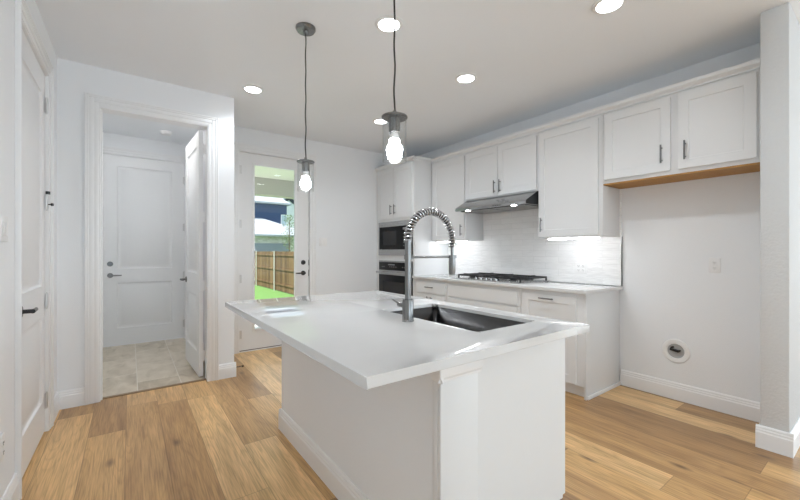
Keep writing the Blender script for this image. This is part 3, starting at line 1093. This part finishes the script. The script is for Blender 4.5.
# cabinet boxes facing the range
bm = BM()
box(bm, 1.021, 1.598, 0.915, 0.933, 0.11, 0.8825)
box(bm, 1.021, 1.535, 0.915, 0.933, 0.0, 0.11)
obj('end_panel', bm, M['cabinet'], isl)
bm = BM()
box(bm, 1.03, 1.604, 0.934, 0.985, 0.11, 0.880)
box(bm, 1.03, 1.604, 1.735, 2.553, 0.11, 0.880)
box(bm, 1.03, 1.604, 0.985, 1.735, 0.11, 0.13)
box(bm, 1.03, 1.06, 0.985, 1.735, 0.13, 0.880)
box(bm, 1.585, 1.604, 0.985, 1.735, 0.13, 0.880)
obj('body', bm, M['cabinet'], isl)
obj('toe_kick', B(1.03, 1.53, 0.935, 2.553, 0, 0.1095), M['cabinet'], isl)
ys = [0.918, 1.345, 1.735, 2.14, 2.55]
for a, b in zip(ys, ys[1:]):
    d = shaker(isl, a + 0.002, b - 0.002, 0.118, 0.868, 1.6265, facing_dir='+X')
    pull(d, (1.6265, b - 0.04 if a in (0.918, 1.735) else a + 0.04, 0.76), (0, 0, 1), (1, 0, 0))

bm = BM()
panel(bm, lambda u, t, z: (IX0 + u, IY0 + z, 0.914 - t), IX1 - IX0, IY1 - IY0, 0.031,
      ((SX0 - IX0, SY0 - IY0, SX1 - IX0, SY1 - IY0),), through=True)
bm.edges.ensure_lookup_table()
vert_sink = [e for e in bm.edges if abs(e.verts[0].co.x - e.verts[1].co.x) < 1e-5 and abs(e.verts[0].co.y - e.verts[1].co.y) < 1e-5
             and any(abs(e.verts[0].co.x - q) < 1e-4 for q in (SX0, SX1)) and any(abs(e.verts[0].co.y - q) < 1e-4 for q in (SY0, SY1))]
bmesh.ops.bevel(bm, geom=vert_sink, offset=0.025, segments=5, profile=0.5, affect='EDGES')
es = [e for e in bm.edges if len(e.link_faces) == 2 and e.calc_face_angle(0) > 1.0]
bmesh.ops.bevel(bm, geom=es, offset=0.0022, segments=2, profile=0.5, affect='EDGES')
tag(obj('island_worktop', bm, M['quartz']), 'large white quartz island worktop with a sink cut into it', 'worktop')

# undermount sink
t = thing('kitchen_sink', ((SX0 + SX1) / 2, (SY0 + SY1) / 2, 0.66), 'dark stainless undermount sink basin in the island worktop', 'sink')
bm = BM()
e_ = 0.004


def rrect(x0, x1, y0, y1, z, r, n=6):
    out = []
    for cx_, cy_, a0 in ((x1 - r, y1 - r, 0), (x0 + r, y1 - r, 90), (x0 + r, y0 + r, 180), (x1 - r, y0 + r, 270)):
        for k in range(n + 1):
            a = math.radians(a0 + 90 * k / n)
            out.append((cx_ + r * math.cos(a), cy_ + r * math.sin(a), z))
    return out


loops = [rrect(SX0 + 0.0015, SX1 - 0.0015, SY0 + 0.0015, SY1 - 0.0015, 0.896, 0.026),
         rrect(SX0 + 0.004, SX1 - 0.004, SY0 + 0.004, SY1 - 0.004, 0.700, 0.028), rrect(SX0 + 0.012, SX1 - 0.012, SY0 + 0.012, SY1 - 0.012, 0.672, 0.03),
         rrect(SX0 + 0.035, SX1 - 0.035, SY0 + 0.035, SY1 - 0.035, 0.662, 0.03)]
V = [[bm.verts.new(q) for q in L] for L in loops]
for a, b in zip(V, V[1:]):
    for k in range(len(a)):
        bm.faces.new((a[k], a[(k + 1) % len(a)], b[(k + 1) % len(a)], b[k]))
bm.faces.new(V[-1])
bas = obj('basin', bm, M['steel_sink'], t)
sm = bas.modifiers.new('thickness', 'SOLIDIFY')
sm.thickness = 0.0008
sm.offset = 1.0
bm = lathe(BM(), [(0, 0.6635), (0.02, 0.664), (0.035, 0.666), (0.045, 0.6665), (0.048, 0.6632), (0, 0.6632)], (1.34, 1.36, 0), n=28)
obj('drain', bm, M['chrome'], t)

# spring faucet
FX, FY = 1.043, 1.357
t = thing('kitchen_faucet', (FX, FY, 0.9143), 'tall brushed steel spring neck faucet beside the island sink', 'faucet')
bm = BM()
lathe(bm, [(0, 0.9145), (0.029, 0.9145), (0.029, 0.919), (0.0265, 0.921), (0.0265, 1.012), (0.0245, 1.016), (0, 1.016)], (FX, FY, 0), n=32)
obj('body', bm, M['nickel'], t)
bm = BM()
cyl(bm, (FX, FY, 1.016), (FX, FY, 1.285), 0.0140, n=24)
cyl(bm, (FX, FY, 1.200), (FX, FY, 1.222), 0.0175, n=24)
cyl(bm, (FX, FY, 1.280), (FX, FY, 1.290), 0.019, n=24)
obj('riser', bm, M['nickel'], t)
R0 = 0.1425
path = []
for k in range(11):
    path.append(Vector((FX, FY, 1.285 + 0.005 * k / 10)))
for k in range(1, 61):
    a = PI - PI * k / 60
    path.append(Vector((FX + R0 + R0 * math.cos(a), FY, 1.290 + R0 * math.sin(a))))
for k in range(1, 7):
    path.append(Vector((FX + 2 * R0, FY, 1.290 - 0.03 * k / 6)))
# dense resample by arc length
seg = [0.0]
for a, b in zip(path, path[1:]):
    seg.append(seg[-1] + (b - a).length)


def at_len(s):
    for i in range(len(seg) - 1):
        if s <= seg[i + 1] or i == len(seg) - 2:
            k = (s - seg[i]) / max(1e-9, seg[i + 1] - seg[i])
            d = (path[i + 1] - path[i]).normalized()
            return path[i].lerp(path[i + 1], k), d


TOT = seg[-1]
coil = []
pitch = 0.0155
turns = TOT / pitch
NST = int(turns * 14)
for k in range(NST + 1):
    s = TOT * k / NST
    q, d = at_len(s)
    sd = Vector((0, 1, 0))
    up = d.cross(sd).normalized()
    a = 2 * PI * s / pitch
    coil.append(q + (sd * math.cos(a) + up * math.sin(a)) * 0.0160)
obj('spring', tube(BM(), coil, 0.0044, n=8), M['chrome'], t)
bm = tube(BM(), path, 0.0100, n=12)
obj('hose', bm, M['cord'], t)
hx_ = FX + 2 * R0
bm = tube(BM(), [(hx_, FY, 1.262), (hx_, FY, 1.212)], 0.0075, n=14)
obj('hose_end', bm, M['nickel'], t)
bm = BM()
lathe(bm, [(0, 1.216), (0.012, 1.216), (0.0165, 1.210), (0.0175, 1.19), (0.0175, 1.135), (0.0155, 1.126), (0.0155, 1.118), (0, 1.118)], (hx_, FY, 0), n=24)
obj('spray_head', bm, M['nickel'], t)
bm = BM()
cyl(bm, (FX, FY, 1.211), (hx_ - 0.01, FY, 1.211), 0.0058, n=12)
lathe(bm, [(0.0185, 1.203), (0.0225, 1.203), (0.0225, 1.219), (0.0185, 1.219)], (hx_, FY, 0), n=24, closed=True)
obj('holder_arm', bm, M['nickel'], t)
bm = BM()
cyl(bm, (FX, FY + 0.02, 0.985), (FX, FY + 0.068, 0.985), 0.014, n=20)
cyl(bm, (FX, FY + 0.060, 0.985), (FX - 0.03, FY + 0.085, 1.008), 0.005, 0.004, n=12)
obj('lever_handle', bm, M['nickel'], t)

# ------------------------------------------------------------------ pendants
PX, PY, PZ = 0.958, 2.382, 1.645


def build_pendant():
    t = thing('pendant_light', (PX, PY, PZ), 'clear glass cylinder pendant hanging over the far end of the island', 'pendant light', 'island pendants')
    bm = lathe(BM(), [(0, H - 0.0005), (0.066, H - 0.0005), (0.066, H - 0.012), (0.058, H - 0.024), (0.016, H - 0.026), (0.012, H - 0.04), (0, H - 0.04)], (PX, PY, 0), n=36)
    obj('canopy', bm, M['pendant'], t)
    pts = []
    for k in range(25):
        z = H - 0.038 + (1.868 - (H - 0.038)) * k / 24
        pts.append((PX + 0.0022 * math.sin(k * 1.1), PY + 0.0015 * math.cos(k * 0.9), z))
    obj('cord', tube(BM(), pts, 0.0042, n=10), M['cord'], t)
    bm = BM()
    lathe(bm, [(0, 1.872), (0.008, 1.872), (0.010, 1.852), (0.026, 1.849), (0.056, 1.848), (0.059, 1.845), (0.059, 1.840), (0.057, 1.838), (0.0, 1.838)], (PX, PY, 0), n=40)
    obj('cap', bm, M['pendant'], t)
    bm = lathe(BM(), [(0, 1.8375), (0.026, 1.8375), (0.026, 1.775), (0.022, 1.769), (0.0, 1.769)], (PX, PY, 0), n=28)
    obj('socket', bm, M['pendant'], t)
    bm = lathe(BM(), [(0.0545, 1.8375), (0.0545, PZ), (0.0515, PZ), (0.0515, 1.8375)], (PX, PY, 0), n=48, closed=True)
    obj('glass_shade', bm, M['shade_glass'], t)
    prof = [(0.0, 1.7435), (0.0225, 1.7435)]
    for k in range(1, 13):
        a = math.radians(52 - (52 + 90) * k / 12)
        prof.append((0.0365 * math.cos(a) if k < 12 else 0.0, 1.708 + 0.0365 * math.sin(a) - 0.012))
    b = obj('bulb', lathe(BM(), prof, (PX, PY, 0), n=32), M['bulb'], t)
    obj('bulb_neck', lathe(BM(), [(0, 1.7685), (0.0175, 1.7685), (0.019, 1.755), (0.0225, 1.744), (0, 1.744)], (PX, PY, 0), n=28), M['plastic'], b)
    return t


pen = build_pendant()
dup(pen, (0.962, 1.351, PZ), 'clear glass cylinder pendant hanging above the sink end of the island', 'island pendants')

# ------------------------------------------------------------------ recessed ceiling lights


def downlight(x, y, label):
    t = thing('recessed_light', (x, y, H - 0.012), label, 'ceiling light', 'recessed ceiling lights')
    bm = lathe(BM(), [(0.070, H - 0.0005), (0.094, H - 0.0005), (0.094, H - 0.004), (0.088, H - 0.009), (0.073, H - 0.011), (0.070, H - 0.009)], (x, y, 0), n=40, closed=True)
    obj('trim_ring', bm, M['plastic'], t)
    bm = lathe(BM(), [(0, H - 0.002), (0.0695, H - 0.002), (0.0695, H - 0.007), (0.0, H - 0.008)], (x, y, 0), n=36)
    obj('lens', bm, M['lamp_lens'], t)
    ld = bpy.data.lights.new('downlight_beam', 'SPOT')
    ld.energy = 22.5
    ld.color = (0.89, 0.95, 1.0)
    ld.spot_size = math.radians(150)
    ld.spot_blend = 0.8
    ld.shadow_soft_size = 0.06
    lo = bpy.data.objects.new('beam', ld)
    COL.objects.link(lo)
    lo.parent = t
    lo.location = (0, 0, -0.012)
    return t


dl = downlight(0.924, 3.571, 'leftmost round recessed light, near the wall corner right of the mudroom opening')
for (x, y, lb) in ((1.388, 2.013, 'round recessed light right behind the nearer pendant cord'),
                   (2.363, 2.243, 'round recessed light in the ceiling in front of the range hood'),
                   (2.36, 1.053, 'round recessed light cut by the top edge of the picture'),
                   (2.349, 3.57, 'small far recessed light peeking out left of the nearer pendant cap')):
    dup(dl, (x, y, H - 0.012), lb, 'recessed ceiling lights')

t = thing('mudroom_fill_lamp', (0.1, 4.55, H - 0.09), 'unseen flush round lamp added to brighten the mudroom', 'ceiling light')  # lamp out of view, added to brighten the mudroom
obj('base', lathe(BM(), [(0, H - 0.0005), (0.17, H - 0.0005), (0.17, H - 0.03), (0, H - 0.03)], (0.1, 4.55, 0), n=36), M['nickel'], t)
obj('shade', lathe(BM(), [(0, H - 0.0305), (0.16, H - 0.0305), (0.155, H - 0.06), (0.10, H - 0.085), (0, H - 0.09)], (0.1, 4.55, 0), n=36), emis('fill_lamp_glow', (1.0, 0.985, 0.96), 23), t)

# smoke detector in the mudroom
t = thing('smoke_detector', (0.368, 5.508, H - 0.04), 'round white smoke detector on the mudroom ceiling', 'smoke detector')
obj('base', lathe(BM(), [(0, H - 0.0005), (0.068, H - 0.0005), (0.068, H - 0.012), (0, H - 0.012)], (0.368, 5.508, 0), n=32), M['plastic'], t)
obj('cover', lathe(BM(), [(0, H - 0.0125), (0.062, H - 0.0125), (0.058, H - 0.030), (0.045, H - 0.040), (0, H - 0.042)], (0.368, 5.508, 0), n=32), M['plastic'], t)

# ------------------------------------------------------------------ wall plates
GP = 'wall plates'


def plate(name, fn, label, cat, kind, gang=1):
    """fn maps (u, depth, z) about the plate centre"""
    w = 0.072 + 0.046 * (gang - 1)
    c = Vector(fn(0, 0, 0))
    t = thing(name, c, label, cat)

    def bx(u0, u1, d0, d1, z0, z1, bev=0.0):
        a, b = fn(u0, d0, z0), fn(u1, d1, z1)
        return B(a[0], b[0], a[1], b[1], a[2], b[2], bev=bev)
    obj('cover_plate', bx(-w / 2, w / 2, -0.006, -0.0004, -0.058, 0.058, 0.0025), M['plastic'], t)
    for g in range(gang):
        u = (g - (gang - 1) / 2) * 0.046
        if kind == 'outlet':
            for s in (-1, 1):
                f = obj('socket', bx(u - 0.0165, u + 0.0165, -0.009, -0.0062, s * 0.0205 - 0.0145, s * 0.0205 + 0.0145, 0.002), M['plastic'], t)
                bm = BM()
                for (a0, a1, z0, z1) in ((-0.008, -0.0055, -0.002, 0.008), (0.0055, 0.008, -0.002, 0.006), (-0.0025, 0.0025, -0.010, -0.006)):
                    p, q = fn(u + a0, -0.0098, s * 0.0205 + z0), fn(u + a1, -0.0088, s * 0.0205 + z1)
                    box(bm, p[0], q[0], p[1], q[1], p[2], q[2])
                obj('slot', bm, M['dark_slot'], f)
        else:
            obj('rocker', bx(u - 0.0165, u + 0.0165, -0.010, -0.0062, -0.033, 0.033, 0.002), M['plastic'], t)
    return t


def about(d, c):
    return facing(d, c)


plate('wall_outlet', about('-X', (3.68, 0.857, 1.128)), 'white outlet high on the wall of the fridge recess', 'outlet', 'outlet')
plate('wall_outlet', about('-X', (3.670, 1.905, 1.068)), 'white double outlet on the tile backsplash by the cooktop', 'outlet', 'outlet', gang=2)
plate('wall_outlet', about('+X', (-0.46, 2.35, 0.37)), 'white outlet low on the left wall near the floor', 'outlet', 'outlet')
plate('light_switch', about('+X', (-0.46, 2.385, 1.34)), 'white light switch on the left wall before the panel door', 'light switch', 'switch', gang=2)
plate('light_switch', about('-Y', (2.163, 4.75, 1.365)), 'white double light switch right of the patio door', 'light switch', 'switch', gang=2)

# fridge water supply box
t = thing('water_supply_box', (3.67, 1.109, 0.31), 'round white recessed water valve box low in the fridge recess', 'valve box')
ax = (-1, 0, 0)
bm = lathe(BM(), [(0.060, 0.0005), (0.100, 0.0005), (0.100, 0.004), (0.094, 0.011), (0.070, 0.014), (0.060, 0.010)], (3.68, 1.109, 0.404), n=48, axis=ax, closed=True)
obj('flange', bm, M['plastic'], t)
bm = lathe(BM(), [(0.0, 0.0008), (0.0595, 0.0008), (0.0595, 0.003), (0.0, 0.0022)], (3.68, 1.109, 0.404), n=40, axis=ax)
obj('cup', bm, simple('grey_cup', (0.42, 0.42, 0.42), 0.6), t)
bm = BM()
cyl(bm, (3.677, 1.109, 0.412), (3.652, 1.109, 0.412), 0.009, n=14)
cyl(bm, (3.66, 1.145, 0.418), (3.66, 1.085, 0.408), 0.011, n=14)
cyl(bm, (3.66, 1.085, 0.408), (3.66, 1.072, 0.42), 0.006, n=10)
cyl(bm, (3.676, 1.125, 0.436), (3.66, 1.14, 0.43), 0.007, n=10)
obj('valve', bm, M['dark_metal'], t)

# door stop on the corner baseboard
t = thing('door_stop', (0.86, 4.0, 0.055), 'small spring door stop on the baseboard by the patio nook', 'door stop')
pts = []
for k in range(90):
    a = k * 0.7
    pts.append((0.849 + 0.075 * k / 89, 3.985 + 0.006 * math.cos(a), 0.062 + 0.006 * math.sin(a)))
obj('spring', tube(BM(), pts, 0.0016, n=6), M['dark_metal'], t)
obj('tip', cyl(BM(), (0.922, 3.985, 0.062), (0.938, 3.985, 0.062), 0.009, n=16), M['rubber'], t)

# ------------------------------------------------------------------ outdoors through the patio door
GZ = -0.60
struct('ground', B(-30, 40, 4.95, 60, GZ - 0.3, GZ), M['grass'], 'bright green lawn outside the patio door', 'lawn')
struct('patio_slab', B(-2.0, 5.0, 4.90, 8.0, GZ, -0.06), M['concrete'], 'pale concrete patio slab outside the glass door', 'patio')
struct('ceiling_patio', B(0.95, 3.35, 4.90, 8.0, 2.74, 2.95), M['patio_ceiling'], 'cream patio ceiling outside the glass door', 'ceiling')
struct('beam_patio', B(0.95, 3.35, 7.72, 8.0, 2.395, 2.739), M['taupe'], 'taupe beam across the patio edge', 'beam')
struct('post_patio', B(3.09, 3.35, 7.72, 7.98, -0.06, 2.394), M['taupe'], 'taupe post holding the patio beam', 'post')

t = thing('garden_fence', (5.45, 16, GZ), 'brown wooden board fence along the lawn', 'fence')
bm = BM()
yy = 8.4
while yy < 27:
    hgt = 1.82 + random.uniform(-0.006, 0.006)
    box(bm, 5.45, 5.468, yy, yy + 0.140, GZ + 0.04, GZ + hgt)
    yy += 0.145
obj('board_panel', bm, M['fence'], t)
for y_ in (11.25, 14.25, 17.25, 20.27, 23.3, 26.3):
    bm = BM()
    cyl(bm, (5.415, y_, GZ), (5.415, y_, GZ + 1.84), 0.032, n=12)
    obj('post', bm, M['galv'], t)
for z_ in (0.3, 0.98, 1.62):
    obj('rail', B(5.41, 5.449, 8.4, 27, GZ + z_, GZ + z_ + 0.075), M['fence'], t)

# neighbour house: blue upper storey, pale lower roof over a brick wall
t = thing('neighbour_house', (7, 25, GZ), 'blue two storey house beyond the garden fence', 'house')
obj('upper_wall', B(5.55, 8.35, 24.0, 31, 1.8, 4.25), M['blue_siding'], t)
obj('brick_wall', B(5.56, 9.05, 21.55, 23.99, GZ, 2.08), M['brick'], t)


def hip(x0, x1, y0, y1, ze, rx0, rx1, ry, zr, th=0.10):
    bm = BM()
    for dz in (0,):
        a = [bm.verts.new(q) for q in ((x0, y0, ze), (x1, y0, ze), (x1, y1, ze), (x0, y1, ze))]
        b = [bm.verts.new((q.co.x, q.co.y, ze - th)) for q in a]
        r = [bm.verts.new((rx0, ry, zr)), bm.verts.new((rx1, ry, zr))]
        bm.faces.new((a[0], a[1], r[1], r[0]))
        bm.faces.new((a[2], a[3], r[0], r[1]))
        bm.faces.new((a[1], a[2], r[1]))
        bm.faces.new((a[3], a[0], r[0]))
        for k in range(4):
            bm.faces.new((a[k], a[(k + 1) % 4], b[(k + 1) % 4], b[k]))
        bm.faces.new(b)
    return bm


obj('upper_roof', hip(5.3, 8.55, 23.7, 31.3, 4.36, 5.9, 6.5, 27.5, 6.3), M['shingle'], t)
obj('lower_roof', hip(5.3, 9.3, 21.2, 28.0, 2.18, 5.6, 6.55, 24.2, 3.42), M['shingle'], t)
bm = BM()
box(bm, 5.6, 7.62, 21.49, 21.549, GZ, 1.68, bev=0.01)
obj('garage_door', bm, M['grey_panel'], t)
w = obj('window', panel(BM(), facing('-Y', (7.95, 23.93, 2.62)), 0.40, 1.0, 0.069, ((0.05, 0.05, 0.35, 0.95),), through=True), M['white_paint'], t)
obj('pane', B(8.0, 8.30, 23.96, 23.98, 2.67, 3.57), M['ext_glass'], w)

t = thing('gabled_house', (11.3, 33, GZ), 'pale gabled house with dark roof edges right of the blue house', 'house')
bm = BM()
gx, gh = 11.3, 1.9
poly = [(gx - gh, GZ), (gx + gh, GZ), (gx + gh, 4.55), (gx, 6.05), (gx - gh, 4.55)]
obj('wall', prism(BM(), poly, lambda q, a: (q[0], a, q[1]), 32.0, 39.9), M['white_paint'], t)
for s, mt, nm in ((-1, M['dark_trim'], 'rake_board'), (1, M['dark_trim'], 'rake_board')):
    e = gx + s * (gh + 0.2)
    pl = [(gx, 6.055), (e, 4.395), (e, 4.10), (gx, 5.76)]
    obj(nm, prism(BM(), pl, lambda q, a: (q[0], a, q[1]), 31.85, 31.999), mt, t)
    pl = [(gx, 6.20), (e, 4.54), (e, 4.40), (gx, 6.06)]
    obj('roof', prism(BM(), pl, lambda q, a: (q[0], a, q[1]), 31.8, 40.0), M['shingle'], t)

t = thing('young_tree', (7.3, 20.4, GZ), 'young leafy tree in front of the blue house', 'tree')
tx, ty = 7.32, 20.6
bm = BM()
tube(bm, [(tx, ty, GZ), (tx + 0.02, ty, 0.6), (tx - 0.02, ty, 1.8), (tx + 0.03, ty, 3.2)], [0.05, 0.045, 0.03, 0.01], n=8)
for k in range(14):
    z0 = 1.2 + k * 0.13
    a = k * 2.4
    tube(bm, [(tx, ty, z0), (tx + 0.25 * math.cos(a), ty + 0.25 * math.sin(a), z0 + 0.3), (tx + 0.42 * math.cos(a), ty + 0.42 * math.sin(a), z0 + 0.42)], [0.012, 0.008, 0.003], n=5)
obj('trunk', bm, M['bark'], t)
bm = BM()
for k in range(420):
    a, rr, z0 = random.uniform(0, 2 * PI), 0.5 * math.sqrt(random.random()), random.uniform(1.35, 3.3)
    rr *= 1.0 - 0.55 * abs(z0 - 2.2) / 1.1
    c = Vector((tx + rr * math.cos(a), ty + rr * math.sin(a), z0))
    d = Vector((random.uniform(-1, 1), random.uniform(-1, 1), random.uniform(-1, 1))).normalized()
    s, u = frame_of(d)
    q = 0.045
    bm.faces.new([bm.verts.new(c + s * q), bm.verts.new(c + u * q * 0.5), bm.verts.new(c - s * q), bm.verts.new(c - u * q * 0.5)])
fo = obj('foliage', bm, M['leaf'], t, recalc=False)
fo['kind'] = 'stuff'
